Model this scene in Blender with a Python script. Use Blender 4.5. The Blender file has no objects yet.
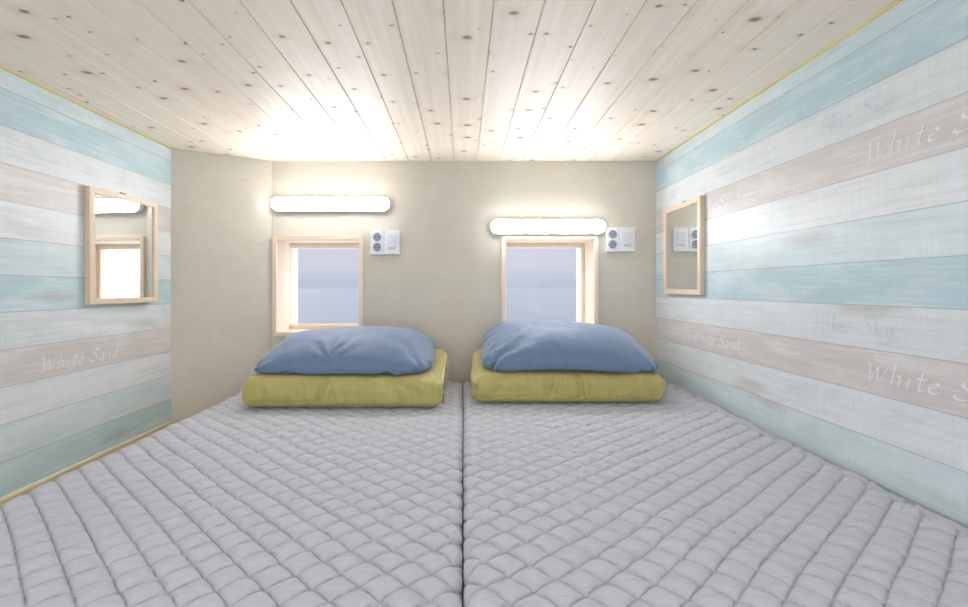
import bpy, bmesh, math, random
import numpy as np
from mathutils import Vector

random.seed(7)
scene = bpy.context.scene
COL = scene.collection
CZ = 0.635                      # eye height above the loft floor

# ------------------------------------------------------------------ camera
cam_d = bpy.data.cameras.new('camera')
cam = bpy.data.objects.new('camera', cam_d)
COL.objects.link(cam)
cam_d.sensor_width = 36.0
cam_d.lens = 36.0 * 430.0 / 968.0
cam_d.shift_x = 21.0 / 968.0
cam_d.shift_y = -15.5 / 968.0
cam_d.clip_start = 0.02
cam_d.clip_end = 20000
cam.location = (0, 0, CZ)
cam.rotation_euler = (math.radians(90), 0, 0)
scene.camera = cam

# ------------------------------------------------------------------ view
scene.view_settings.view_transform = 'Standard'
scene.view_settings.look = 'None'
scene.view_settings.gamma = 1.0
scene.view_settings.use_curve_mapping = False
scene.view_settings.exposure = 0.12

# ------------------------------------------------------------------ overcast sky
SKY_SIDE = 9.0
SKY_BACK = 3.7                  # sky strength behind the camera, raised as added fill for the room
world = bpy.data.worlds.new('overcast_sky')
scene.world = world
world.use_nodes = True
wn = world.node_tree
wn.nodes.clear()
w_out = wn.nodes.new('ShaderNodeOutputWorld')
w_bg = wn.nodes.new('ShaderNodeBackground')
w_geo = wn.nodes.new('ShaderNodeTexCoord')
w_sep = wn.nodes.new('ShaderNodeSeparateXYZ')
wn.links.new(w_geo.outputs['Generated'], w_sep.inputs[0])
w_el = wn.nodes.new('ShaderNodeValToRGB')
cr = w_el.color_ramp
cr.elements[0].position = 0.0
cr.elements[0].color = (0.50, 0.55, 0.63, 1)
cr.elements[1].position = 1.0
cr.elements[1].color = (0.74, 0.75, 0.80, 1)
for p, c in ((0.004, (0.47, 0.52, 0.62, 1)), (0.018, (0.50, 0.54, 0.64, 1)), (0.040, (0.58, 0.60, 0.70, 1)), (0.14, (0.64, 0.645, 0.735, 1))):
    e = cr.elements.new(p)
    e.color = c
wn.links.new(w_sep.outputs['Z'], w_el.inputs[0])
w_az = wn.nodes.new('ShaderNodeValToRGB')        # thick cloud over the sea; sides brightened to light the window reveals
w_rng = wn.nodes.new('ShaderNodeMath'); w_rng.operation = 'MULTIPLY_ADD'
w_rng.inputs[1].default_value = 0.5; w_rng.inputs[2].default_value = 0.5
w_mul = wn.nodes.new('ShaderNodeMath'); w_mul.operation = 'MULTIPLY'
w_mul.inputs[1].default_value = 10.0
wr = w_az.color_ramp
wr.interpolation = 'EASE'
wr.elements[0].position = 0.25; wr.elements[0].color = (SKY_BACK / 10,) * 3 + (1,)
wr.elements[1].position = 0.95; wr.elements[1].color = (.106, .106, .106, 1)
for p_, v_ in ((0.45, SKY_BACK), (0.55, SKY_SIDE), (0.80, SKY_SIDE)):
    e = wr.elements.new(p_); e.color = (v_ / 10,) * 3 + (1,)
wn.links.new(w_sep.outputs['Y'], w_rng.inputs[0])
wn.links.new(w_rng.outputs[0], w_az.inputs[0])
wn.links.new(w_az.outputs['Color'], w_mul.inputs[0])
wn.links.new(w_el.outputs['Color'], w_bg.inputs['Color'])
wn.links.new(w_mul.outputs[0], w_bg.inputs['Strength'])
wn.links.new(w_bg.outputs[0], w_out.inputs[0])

LAMP = 36.0                      # strength of the two LED bars

# ------------------------------------------------------------------ helpers
def link_obj(name, me, parent=None, base=None):
    """mesh given in eye-relative metres -> object whose origin is its base"""
    o = bpy.data.objects.new(name, me)
    COL.objects.link(o)
    off = Vector((0, 0, CZ))
    if parent is not None:
        o.parent = parent
        r = parent
        tot = Vector((0, 0, 0))
        while r is not None:
            tot += r.location
            r = r.parent
        me.transform(__import__('mathutils').Matrix.Translation(off - tot))
    elif base is not None:
        b = Vector(base) + off
        me.transform(__import__('mathutils').Matrix.Translation(off - b))
        o.location = b
    else:
        me.transform(__import__('mathutils').Matrix.Translation(off))
    return o

def tag(o, label, cat=None, group=None, kind=None):
    o['label'] = label
    if cat: o['category'] = cat
    if group: o['group'] = group
    if kind: o['kind'] = kind
    return o

def thing(name, base, label, cat, group=None, kind=None):
    o = bpy.data.objects.new(name, None)
    COL.objects.link(o)
    o.empty_display_size = 0.05
    o.location = (base[0], base[1], base[2] + CZ)
    return tag(o, label, cat, group, kind)

def from_bm(name, bm, m, parent=None, base=None, smooth=False):
    bmesh.ops.recalc_face_normals(bm, faces=bm.faces[:])
    me = bpy.data.meshes.new(name)
    bm.to_mesh(me)
    bm.free()
    me.materials.append(m)
    if smooth:
        me.polygons.foreach_set('use_smooth', [True] * len(me.polygons))
    return link_obj(name, me, parent, base)

def from_np(name, V, F, m, parent=None, base=None, smooth=True):
    me = bpy.data.meshes.new(name)
    V = np.asarray(V, dtype=np.float64)
    F = np.asarray(F, dtype=np.int32)
    me.from_pydata(V.tolist(), [], F.tolist())
    me.materials.append(m)
    if smooth:
        me.polygons.foreach_set('use_smooth', [True] * len(me.polygons))
    me.update()
    return link_obj(name, me, parent, base)

def box(bm, x0, x1, y0, y1, z0, z1, bev=0.0, seg=2):
    r = bmesh.ops.create_cube(bm, size=1.0)
    vs = r['verts']
    for v in vs:
        v.co = Vector((x0 + (v.co.x + .5) * (x1 - x0), y0 + (v.co.y + .5) * (y1 - y0), z0 + (v.co.z + .5) * (z1 - z0)))
    if bev > 0:
        es = list({e for v in vs for e in v.link_edges})
        bmesh.ops.bevel(bm, geom=es, offset=bev, segments=seg, profile=0.6, affect='EDGES')

def quad(bm, pts):
    vs = [bm.verts.new(p) for p in pts]
    return bm.faces.new(vs)

def prism(bm, pts2, to3a, to3b, rings=None):
    """closed outline pts2 swept between two 3-D placements"""
    a = [bm.verts.new(to3a(p)) for p in pts2]
    b = [bm.verts.new(to3b(p)) for p in pts2]
    n = len(pts2)
    for i in range(n):
        bm.faces.new((a[i], a[(i + 1) % n], b[(i + 1) % n], b[i]))
    bm.faces.new(a)
    bm.faces.new(b[::-1])

def grid_faces(n, m):
    i, j = np.meshgrid(np.arange(n - 1), np.arange(m - 1), indexing='ij')
    a = (i * m + j).ravel()
    return np.stack([a, a + m, a + m + 1, a + 1], axis=1)

_rng = np.random.RandomState(11)
_tab = _rng.rand(64, 64, 64)
def vnoise(x, y, z=0.0):
    x, y, z = np.broadcast_arrays(np.asarray(x, float), np.asarray(y, float), np.asarray(z, float))
    xi, yi, zi = np.floor(x).astype(int), np.floor(y).astype(int), np.floor(z).astype(int)
    fx, fy, fz = x - xi, y - yi, z - zi
    fx, fy, fz = (f * f * f * (f * (f * 6 - 15) + 10) for f in (fx, fy, fz))
    def T(a, b, c): return _tab[(xi + a) & 63, (yi + b) & 63, (zi + c) & 63]
    r = 0
    for a in (0, 1):
        for b in (0, 1):
            for c in (0, 1):
                r = r + T(a, b, c) * (fx if a else 1 - fx) * (fy if b else 1 - fy) * (fz if c else 1 - fz)
    return r * 2 - 1

# ------------------------------------------------------------------ materials
class NT:
    def __init__(self, name):
        self.m = bpy.data.materials.new(name)
        self.m.use_nodes = True
        self.t = self.m.node_tree
        self.b = self.t.nodes['Principled BSDF']
    def n(self, typ, **kw):
        nd = self.t.nodes.new(typ)
        for k, v in kw.items():
            setattr(nd, k, v)
        return nd
    def put(self, sock, v):
        if isinstance(v, bpy.types.NodeSocket): self.t.links.new(v, sock)
        elif isinstance(v, (tuple, list)) and len(v) == 3 and sock.type == 'RGBA': sock.default_value = (*v, 1)
        else: sock.default_value = v
    def math(self, op, a, b=None, c=None, clamp=False):
        nd = self.n('ShaderNodeMath', operation=op, use_clamp=clamp)
        self.put(nd.inputs[0], a)
        if b is not None: self.put(nd.inputs[1], b)
        if c is not None: self.put(nd.inputs[2], c)
        return nd.outputs[0]
    def obj(self):
        tc = self.n('ShaderNodeTexCoord')
        return tc.outputs['Object']
    def xyz(self, v):
        s = self.n('ShaderNodeSeparateXYZ')
        self.put(s.inputs[0], v)
        return s.outputs[0], s.outputs[1], s.outputs[2]
    def comb(self, x, y, z):
        s = self.n('ShaderNodeCombineXYZ')
        for i, v in enumerate((x, y, z)): self.put(s.inputs[i], v)
        return s.outputs[0]
    def noise(self, vec, scale=1.0, detail=4, rough=0.6, dist=0.0):
        nd = self.n('ShaderNodeTexNoise')
        self.put(nd.inputs['Vector'], vec)
        nd.inputs['Scale'].default_value = scale
        nd.inputs['Detail'].default_value = detail
        nd.inputs['Roughness'].default_value = rough
        nd.inputs['Distortion'].default_value = dist
        return nd.outputs['Fac']
    def scale(self, vec, s):
        nd = self.n('ShaderNodeMapping')
        self.put(nd.inputs['Vector'], vec)
        nd.inputs['Scale'].default_value = s
        return nd.outputs[0]
    def ramp(self, fac, stops, interp='LINEAR'):
        nd = self.n('ShaderNodeValToRGB')
        r = nd.color_ramp
        r.interpolation = interp
        while len(r.elements) > 1: r.elements.remove(r.elements[-1])
        r.elements[0].position = stops[0][0]
        r.elements[0].color = (*stops[0][1], 1) if len(stops[0][1]) == 3 else stops[0][1]
        for p, c in stops[1:]:
            e = r.elements.new(p)
            e.color = (*c, 1)
        self.put(nd.inputs[0], fac)
        return nd.outputs[0]
    def mrange(self, v, a, b, c, d):
        nd = self.n('ShaderNodeMapRange')
        self.put(nd.inputs[0], v)
        for i, x in enumerate((a, b, c, d)): self.put(nd.inputs[i + 1], x)
        return nd.outputs[0]
    def mix(self, fac, a, b, mode='MIX'):
        nd = self.n('ShaderNodeMix', data_type='RGBA', blend_type=mode)
        self.put(nd.inputs[0], fac)
        self.put(nd.inputs[6], a)
        self.put(nd.inputs[7], b)
        return nd.outputs[2]
    def bump(self, h, strength=0.3, dist=0.002):
        nd = self.n('ShaderNodeBump')
        self.put(nd.inputs['Height'], h)
        nd.inputs['Strength'].default_value = strength
        nd.inputs['Distance'].default_value = dist
        self.t.links.new(nd.outputs[0], self.b.inputs['Normal'])
    def col(self, c): self.put(self.b.inputs['Base Color'], c)
    def set(self, **kw):
        for k, v in kw.items(): self.put(self.b.inputs[k.replace('_', ' ')], v)

def grey(v): return (v, v, v)

def plain(name, c, rough=0.5, **kw):
    k = NT(name)
    k.col(c)
    k.set(Roughness=rough, **kw)
    return k.m

def wallpaper(name, zref, pitch, seams, yoff):
    k = NT(name)
    ob = k.obj()
    x, y, z = k.xyz(ob)
    q = k.math('DIVIDE', k.math('SUBTRACT', z, zref + CZ), pitch)
    idx = k.math('FLOOR', q)
    fr = k.math('SUBTRACT', q, idx)
    i5 = k.math('FLOORED_MODULO', idx, 5.0)
    sel = k.math('DIVIDE', k.math('ADD', i5, 0.5), 5.0)
    base = k.ramp(sel, [(0.0, (.60, .725, .75)), (0.2, (.735, .77, .79)), (0.4, (.645, .595, .57)),
                        (0.6, (.70, .745, .76)), (0.8, (.445, .635, .69))], 'CONSTANT')
    shift = k.math('MULTIPLY', idx, 3.71)
    yy = k.math('ADD', y, k.math('ADD', shift, yoff))
    long_ = k.noise(k.comb(idx, k.math('MULTIPLY', yy, 4.0), k.math('MULTIPLY', z, 75.0)), 1.0, 6, .65, .6)
    blot = k.noise(k.comb(idx, k.math('MULTIPLY', yy, 5.0), k.math('MULTIPLY', z, 13.0)), 1.0, 4, .6, .3)
    saw = k.noise(k.comb(idx, k.math('MULTIPLY', yy, 130.0), k.math('MULTIPLY', z, 6.0)), 1.0, 3, .7)
    knot_v = k.n('ShaderNodeTexVoronoi', feature='F1')
    k.put(knot_v.inputs['Vector'], k.comb(idx, k.math('MULTIPLY', yy, 1.7), k.math('MULTIPLY', z, 7.0)))
    knot_v.inputs['Scale'].default_value = 1.0
    knot = k.mrange(k.math('ADD', knot_v.outputs['Distance'], k.math('MULTIPLY', long_, 0.16)), 0.17, 0.29, 1.0, 0.0)
    # worn paint: lighter streaks and greyish scratches
    whiteish = k.math('GREATER_THAN', i5, 2.5)
    c = k.mix(k.mrange(long_, .50, .68, 0, .55), base, (.80, .81, .80))
    c = k.mix(k.mrange(long_, .34, .49, .40, 0), c, (.53, .53, .51))
    c = k.mix(k.mrange(blot, .50, .66, 0, .40), c, (.82, .83, .83))
    c = k.mix(k.mrange(blot, .34, .47, .26, 0), c, (.50, .55, .54))
    c = k.mix(k.mrange(saw, .40, .60, 0.16, 0.0), c, (.55, .56, .56))
    c = k.mix(k.math('MULTIPLY', knot, .48), c, (.44, .41, .37))
    edge = k.math('MINIMUM', fr, k.math('SUBTRACT', 1.0, fr))
    line = k.mrange(edge, 0.006, 0.018, .62, 0.0)
    c = k.mix(line, c, (.33, .33, .33))
    for s in seams:
        d = k.math('ABSOLUTE', k.math('SUBTRACT', y, s))
        c = k.mix(k.mrange(d, 0.0004, 0.0012, .35, 0.0), c, (.50, .50, .49))
    k.col(c)
    k.set(Roughness=.42, Specular_IOR_Level=.45)
    k.bump(k.math('ADD', k.math('MULTIPLY', long_, .5), k.math('MULTIPLY', saw, .5)), .12, .0012)
    return k.m

def pine(name, ax, light=(.86, .70, .52), dark=(.74, .55, .37), fine=90.0, rough=.45):
    """pine with the grain running along axis ax"""
    k = NT(name)
    ob = k.obj()
    s = [fine, fine, fine]
    s[ax] = 3.5
    g = k.noise(k.scale(ob, s), 1.0, 5, .6, .8)
    c = k.mix(k.mrange(g, .3, .7, 0, 1), light, dark)
    k.col(c)
    k.set(Roughness=rough)
    k.bump(g, .1, .0008)
    return k.m

GROOVES0, BOARD = 0.0708, 0.1165
def ceiling_mat():
    k = NT('whitewashed_knotty_pine')
    x, y, z = k.xyz(k.obj())
    q = k.math('DIVIDE', k.math('SUBTRACT', x, GROOVES0), BOARD)
    idx = k.math('FLOOR', q)
    fr = k.math('SUBTRACT', q, idx)
    wn_ = k.n('ShaderNodeTexWhiteNoise', noise_dimensions='1D')
    k.put(wn_.inputs['W'], idx)
    rnd = wn_.outputs['Value']
    yo = k.math('ADD', y, k.math('MULTIPLY', rnd, 17.0))
    # pairs of knots, a row of them every so often along the board
    SXK, SYK = 13.0, 5.0
    kv = k.n('ShaderNodeTexVoronoi', feature='F1', voronoi_dimensions='2D')
    cvec = k.comb(k.math('ADD', k.math('MULTIPLY', fr, SXK * BOARD), k.math('MULTIPLY', idx, 13.0)), k.math('MULTIPLY', yo, SYK), 0.0)
    k.put(kv.inputs['Vector'], cvec)
    kv.inputs['Scale'].default_value = 1.0
    kv.inputs['Randomness'].default_value = 0.85
    dv = k.n('ShaderNodeVectorMath', operation='SUBTRACT')
    k.put(dv.inputs[0], cvec); k.put(dv.inputs[1], kv.outputs['Position'])
    ddx, ddy, _z = k.xyz(dv.outputs[0])
    mx_ = k.math('DIVIDE', ddx, SXK * 1.45); my_ = k.math('DIVIDE', ddy, SYK)
    metric = k.math('SQRT', k.math('ADD', k.math('MULTIPLY', mx_, mx_), k.math('MULTIPLY', my_, my_)))
    cellr = k.n('ShaderNodeSeparateColor')
    k.put(cellr.inputs[0], kv.outputs['Color'])
    size = k.math('MULTIPLY', k.math('POWER', cellr.outputs[0], 1.05), 0.0118)
    small = k.noise(k.comb(k.math('MULTIPLY', x, 60.0), k.math('MULTIPLY', y, 60.0), 0.0), 1.0, 3)
    dist = k.math('ADD', metric, k.math('MULTIPLY', k.math('SUBTRACT', small, .5), .006))
    ratio = k.math('DIVIDE', dist, k.math('ADD', size, 0.0004))
    core = k.mrange(ratio, .45, 1.1, 1.0, 0.0)
    halo = k.mrange(ratio, .7, 3.6, 1.0, 0.0)
    warp = k.math('MULTIPLY', halo, 0.35)
    g = k.noise(k.comb(k.math('ADD', k.math('MULTIPLY', x, 55.0), warp), k.math('MULTIPLY', yo, 1.6), rnd), 1.0, 5, .55, .7)
    c = k.mix(k.mrange(g, .32, .72, 0, 1), (.935, .85, .74), (.85, .72, .585))
    c = k.mix(k.mrange(rnd, 0, 1, 0, .30), c, (.86, .76, .655))
    c = k.mix(k.math('MULTIPLY', halo, .30), c, (.66, .50, .36))
    c = k.mix(k.math('MULTIPLY', core, .88), c, (.22, .14, .10))
    k.col(c)
    k.set(Roughness=.45, Specular_IOR_Level=.3)
    k.bump(g, .08, .001)
    return k.m

def plaster(name):
    k = NT(name)
    ob = k.obj()
    a = k.noise(ob, 7.0, 5, .6, 1.2)
    b = k.noise(k.scale(ob, (3, 3, 14)), 2.0, 4, .55, 2.0)
    f = k.noise(ob, 160.0, 2, .6)
    c = k.mix(k.mrange(a, .3, .7, 0, 1), (.63, .582, .485), (.67, .622, .525))
    k.col(c)
    k.set(Roughness=.6, Specular_IOR_Level=.25)
    k.bump(k.math('ADD', k.math('ADD', k.math('MULTIPLY', a, .5), b), k.math('MULTIPLY', f, .08)), .25, .004)
    return k.m

def quilt_mat():
    k = NT('grey_quilted_cotton')
    ob = k.obj()
    f = k.noise(ob, 900.0, 2, .5)
    w = k.noise(k.scale(ob, (30, 75, 60)), 1.0, 4, .6, 1.6)
    c = k.mix(k.mrange(w, .3, .7, 0, 1), (.50, .51, .555), (.535, .545, .59))
    k.col(c)
    k.set(Roughness=.62, Sheen_Weight=.15, Specular_IOR_Level=.3)
    k.bump(k.math('ADD', w, k.math('MULTIPLY', f, .06)), .60, .005)
    return k.m

def satin(name, c1, c2, rough, sheen=.2, sc=(14, 14, 14), bmp=.22):
    k = NT(name)
    ob = k.obj()
    w = k.noise(k.scale(ob, sc), 1.0, 4, .55, 1.2)
    f = k.noise(ob, 700.0, 2, .5)
    k.col(k.mix(k.mrange(w, .3, .7, 0, 1), c1, c2))
    k.set(Roughness=rough, Sheen_Weight=sheen, Specular_IOR_Level=.4)
    k.bump(k.math('ADD', w, k.math('MULTIPLY', f, .03)), bmp, .005)
    return k.m

def vinyl_floor():
    k = NT('ochre_floor_vinyl')
    ob = k.obj()
    g = k.noise(k.scale(ob, (40, 3, 1)), 1.0, 5, .6, .6)
    k.col(k.mix(g, (.44, .35, .19), (.56, .46, .27)))
    k.set(Roughness=.35)
    return k.m

def lamp_mat():
    k = NT('lit_opal_diffuser')
    k.col((.9, .9, .9))
    k.set(Roughness=.4)
    k.b.inputs['Emission Color'].default_value = (.95, .972, 1.0, 1)
    k.b.inputs['Emission Strength'].default_value = LAMP
    return k.m

def pane_mat():
    k = NT('window_glass')
    t = k.t
    t.nodes.remove(k.b)
    out = [n for n in t.nodes if n.type == 'OUTPUT_MATERIAL'][0]
    tr = k.n('ShaderNodeBsdfTransparent')
    tr.inputs[0].default_value = (.96, .965, .97, 1)
    gl = k.n('ShaderNodeBsdfGlossy')
    gl.inputs['Roughness'].default_value = 0.02
    fr = k.n('ShaderNodeFresnel')
    fr.inputs[0].default_value = 1.45
    mx = k.n('ShaderNodeMixShader')
    t.links.new(k.math('MULTIPLY', fr.outputs[0], .22), mx.inputs[0])
    t.links.new(tr.outputs[0], mx.inputs[1])
    t.links.new(gl.outputs[0], mx.inputs[2])
    t.links.new(mx.outputs[0], out.inputs[0])
    return k.m

def sea_mat():
    k = NT('grey_sea_water')
    ob = k.obj()
    w = k.noise(k.scale(ob, (.035, .12, 1)), 1.0, 5, .65, .5)
    k.col(k.mix(k.mrange(w, .35, .65, 0, 1), (.06, .072, .085), (.10, .113, .127)))
    k.set(Roughness=.4, Specular_IOR_Level=.3)
    return k.m

ZR = 0.604
PAPER_R = wallpaper('painted_plank_wallpaper', ZR, 0.1078, [1.218], 0.0)
PAPER_L = wallpaper('painted_plank_wallpaper_facing', 0.597, 0.1117, [0.62], 1.4)
PLASTER = plaster('beige_trowelled_plaster')
CEIL = ceiling_mat()
PINE = [pine(n_, i_, (.88, .755, .61), (.80, .65, .49)) for i_, n_ in enumerate(('pale_pine_across', 'pale_pine_lengthways', 'pale_pine_upright'))]
MPINE_Y = pine('mirror_pine_lengthways', 1, (.80, .65, .49), (.68, .52, .37))
MPINE_Z = pine('mirror_pine_upright', 2, (.80, .65, .49), (.68, .52, .37))
QUILT = quilt_mat()
HEM = plain('grey_cotton_hem', (.44, .44, .475), .75)
YELLOW = satin('olive_yellow_satin', (.42, .365, .105), (.47, .415, .135), .40, .25, (30, 14, 10), .30)
YEDGE = satin('pale_yellow_binding', (.60, .57, .27), (.64, .60, .31), .5, .2, (40, 40, 40))
BLUE = satin('dusty_blue_cotton', (.125, .19, .305), (.15, .22, .345), .55, .3, (16, 16, 22))
WHITE = plain('white_plastic', (.80, .81, .83), .3)
SOCKET = plain('grey_socket_plastic', (.30, .335, .39), .4)
DARK = plain('dark_socket_hole', (.05, .05, .06), .5)
GREYTXT = plain('grey_print', (.42, .43, .46), .5)
UPVC = plain('white_window_vinyl', (.92, .92, .92), .35)
BEAD = plain('yellow_sealant', (.66, .55, .14), .45)
BEADPALE = plain('pale_sealant', (.72, .66, .38), .45)
CREAM = plain('cream_moulding', (.78, .72, .52), .4)
LIT = lamp_mat()
GLASS = pane_mat()
METAL = plain('dull_brass', (.30, .25, .19), .55)
MIRROR = plain('silvered_glass', (.86, .88, .87), .01, Metallic=1.0)
INK_W = plain('white_lettering_paint', (.80, .80, .79), .5)
INK_A = plain('aqua_lettering_paint', (.53, .68, .70), .5)
INK_P = plain('pale_blue_lettering_paint', (.69, .785, .81), .5)
FLOOR = vinyl_floor()

# ------------------------------------------------------------------ room shell
XL, XR, YB = -1.375, 1.000, 2.228
YF = -0.75                     # the loft is open at the foot of the beds
ZC, ZF = 0.658, -0.635
YK, XK = 2.025, -0.990         # ends of the slanted wall in the left corner

def slab_panel(bm, pts, thick):
    """vertical wall between two plan points, thickened outwards (to the left of a->b)"""
    (ax, ay), (bx, by) = pts
    d = Vector((bx - ax, by - ay)).normalized()
    nx, ny = -d.y * thick, d.x * thick
    lo, hi = ZF - .05, ZC + .05
    c = [(ax, ay), (bx, by), (bx + nx, by + ny), (ax + nx, ay + ny)]
    vs = [bm.verts.new((p[0], p[1], z)) for z in (lo, hi) for p in c]
    for f in ((0, 1, 2, 3), (7, 6, 5, 4), (0, 4, 5, 1), (1, 5, 6, 2), (2, 6, 7, 3), (3, 7, 4, 0)):
        bm.faces.new([vs[i] for i in f])

bm = bmesh.new(); slab_panel(bm, [(XL, YF), (XL, YK)], .06)
wall_left = tag(from_bm('wall_left', bm, PAPER_L), 'left wall papered with pastel painted planks in blue, white and pink', 'wall', kind='structure')
bm = bmesh.new(); slab_panel(bm, [(XR, YB + .2), (XR, YF)], .06)
wall_right = tag(from_bm('wall_right', bm, PAPER_R), 'right wall papered with pastel painted planks in blue, white and pink', 'wall', kind='structure')
bm = bmesh.new(); slab_panel(bm, [(XL - .06, YK - .0316), (XK, YB)], .05)
tag(from_bm('wall_corner', bm, PLASTER), 'narrow slanted beige plaster wall in the left back corner', 'wall', kind='structure')

# back wall with two window openings
WT = 0.23
W1 = (-0.983, -0.515, -0.249, 0.270)     # outer casing x0 x1 z0 z1
W2 = (0.198, 0.698, -0.249, 0.272)
bm = bmesh.new()
xs = [XK - .05, W1[0] + .004, W1[1] - .004, W2[0] + .004, W2[1] - .004, XR + .06]
zs_lo, zs_hi = ZF - .05, ZC + .05
def wbox(x0, x1, z0, z1): box(bm, x0, x1, YB, YB + WT, z0, z1)
wbox(xs[0], xs[1], zs_lo, zs_hi); wbox(xs[2], xs[3], zs_lo, zs_hi); wbox(xs[4], xs[5], zs_lo, zs_hi)
for w in (W1, W2):
    wbox(w[0] + .004, w[1] - .004, zs_lo, w[2] + .004)
    wbox(w[0] + .004, w[1] - .004, w[3] - .004, zs_hi)
bmesh.ops.remove_doubles(bm, verts=bm.verts[:], dist=1e-5)
tag(from_bm('wall_back', bm, PLASTER), 'beige plaster back wall holding both small windows', 'wall', kind='structure')

# ceiling boards with V grooves
bm = bmesh.new()
prof = []
k0 = math.floor((XL - .06 - GROOVES0) / BOARD)
x = GROOVES0 + k0 * BOARD
gw, gd = 0.0026, 0.0045
while x < XR + .06 + BOARD:
    prof += [(x - gw, ZC), (x - gw * .35, ZC + gd), (x + gw * .35, ZC + gd), (x + gw, ZC)]
    x += BOARD
prof = [p for p in prof if XL - .06 < p[0] < XR + .06]
prof = [(XL - .06, ZC)] + prof + [(XR + .06, ZC)]
lo = [[bm.verts.new((px, yy, pz)) for px, pz in prof] for yy in (YF, YB + .02)]
for i in range(len(prof) - 1):
    bm.faces.new((lo[0][i], lo[0][i + 1], lo[1][i + 1], lo[1][i]))
hi = [bm.verts.new(p) for p in ((XL - .06, YF, ZC + .05), (XR + .06, YF, ZC + .05), (XR + .06, YB + .02, ZC + .05), (XL - .06, YB + .02, ZC + .05))]
bm.faces.new(hi)
bm.faces.new((hi[0], hi[1], lo[0][-1], lo[0][0])) if False else None
bm.faces.new([hi[0]] + lo[0] + [hi[1]])
bm.faces.new([hi[3]] + lo[1] + [hi[2]])
bm.faces.new((hi[0], hi[3], lo[1][0], lo[0][0]))
bm.faces.new((hi[1], hi[2], lo[1][-1], lo[0][-1]))
tag(from_bm('ceiling', bm, CEIL), 'ceiling of pale knotty pine boards running towards the back wall', 'ceiling', kind='structure')

bm = bmesh.new(); box(bm, XL - .06, XR + .06, YF, YB + .05, ZF - .06, ZF)
tag(from_bm('floor', bm, FLOOR), 'ochre loft floor showing as a strip beside the left bed', 'floor', kind='structure')

# thin trims
def bead(name, pts, r, m, label):
    bm = bmesh.new()
    ring = 8
    prev = None
    dirs = []
    for i, p in enumerate(pts):
        a = Vector(pts[max(i - 1, 0)]); b = Vector(pts[min(i + 1, len(pts) - 1)])
        d = (b - a).normalized()
        u = d.orthogonal().normalized() if abs(d.z) > .9 else d.cross(Vector((0, 0, 1))).normalized()
        v = d.cross(u)
        cur = [bm.verts.new(Vector(p) + r * (math.cos(2 * math.pi * t / ring) * u + math.sin(2 * math.pi * t / ring) * v)) for t in range(ring)]
        if prev:
            for t in range(ring):
                bm.faces.new((prev[t], prev[(t + 1) % ring], cur[(t + 1) % ring], cur[t]))
        else: bm.faces.new(cur)
        prev = cur
    bm.faces.new(prev[::-1])
    return tag(from_bm(name, bm, m, smooth=True), label, 'trim', kind='structure')
bead('trim_1', [(XR - .0005, YF, ZC - .001), (XR - .0005, YB, ZC - .001)], .0042, BEAD, 'yellow sealant line where the right wall meets the ceiling')
bead('trim_2', [(XL + .0005, YF, ZC - .001), (XL + .0005, YK, ZC - .001)], .0042, BEAD, 'yellow sealant line where the left wall meets the ceiling')
bead('trim_3', [(XL + .004, YK, ZC - .0005), (XK, YB - .0005, ZC - .0005), (XR - .003, YB - .0005, ZC - .0005)], .0028, BEADPALE, 'pale sealant line where the back walls meet the ceiling')
bm = bmesh.new(); box(bm, XL, XL + .011, YF, YK - .004, ZF, ZF + .013, .004, 3)
tag(from_bm('baseboard_left', bm, CREAM), 'thin cream moulding along the foot of the left plank wall', 'baseboard', kind='structure')

# ------------------------------------------------------------------ sea outside
bm = bmesh.new()
quad(bm, [(-6000, 30, -14), (6000, 30, -14), (6000, 9000, -14), (-6000, 9000, -14)])
o = from_bm('ground', bm, sea_mat(), base=(0, 30, -14))
tag(o, 'calm grey sea seen through both windows', 'sea', kind='structure')

# ------------------------------------------------------------------ windows
def window(n, w, label):
    x0, x1, z0, z1 = w
    t = 0.021
    yf, yb = YB - .013, YB + .185
    r = thing('window_%d' % n, ((x0 + x1) / 2, YB, z0), label, 'window', kind='structure')
    for nm, bx, m in (('frame_jamb', (x0, x0 + t, z0, z1), PINE[2]), ('frame_jamb', (x1 - t, x1, z0, z1), PINE[2]),
                      ('frame_head', (x0 + t, x1 - t, z1 - t, z1), PINE[0]), ('frame_sill', (x0 + t, x1 - t, z0, z0 + t), PINE[0])):
        bm = bmesh.new(); box(bm, bx[0], bx[1], yf, yb, bx[2], bx[3], .0015, 2)
        from_bm(nm, bm, m, r)
    # inner stop rails, at the far end of the lining
    a0, a1, b0, b1 = x0 + t, x1 - t, z0 + t, z1 - t
    s = .027
    sl = .003 if n == 1 else .018
    ya, yz = yb - .022, yb
    for nm, bx, m in (('stop_rail', (a0, a1, b1 - s, b1), PINE[0]), ('stop_rail', (a0, a1, b0, b0 + s), PINE[0]),
                      ('stop_rail', (a0, a0 + sl, b0 + s, b1 - s), PINE[2]), ('stop_rail', (a1 - .020, a1, b0 + s, b1 - s), PINE[2])):
        bm = bmesh.new(); box(bm, bx[0], bx[1], ya, yz, bx[2], bx[3], .001, 1)
        from_bm(nm, bm, m, r)
    # white vinyl sash behind the lining
    bm = bmesh.new()
    c0, c1, d0, d1 = a0 + sl, a1 - .018, b0 + s - .010, b1 - s + .010
    e = .003
    y2, y3 = yb, yb + .075
    box(bm, c0 - .03, c0 + e, y2, y3, d0 - .03, d1 + .03); box(bm, c1 - e, c1 + .03, y2, y3, d0 - .03, d1 + .03)
    box(bm, c0 + e, c1 - e, y2, y3, d0 - .03, d0 + e); box(bm, c0 + e, c1 - e, y2, y3, d1 - e, d1 + .03)
    from_bm('window_sash', bm, UPVC, r)
    bm = bmesh.new(); box(bm, c0 + e, c1 - e, y2 + .012, y2 + .016, d0 + e, d1 - e)
    from_bm('window_pane', bm, GLASS, r)
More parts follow.
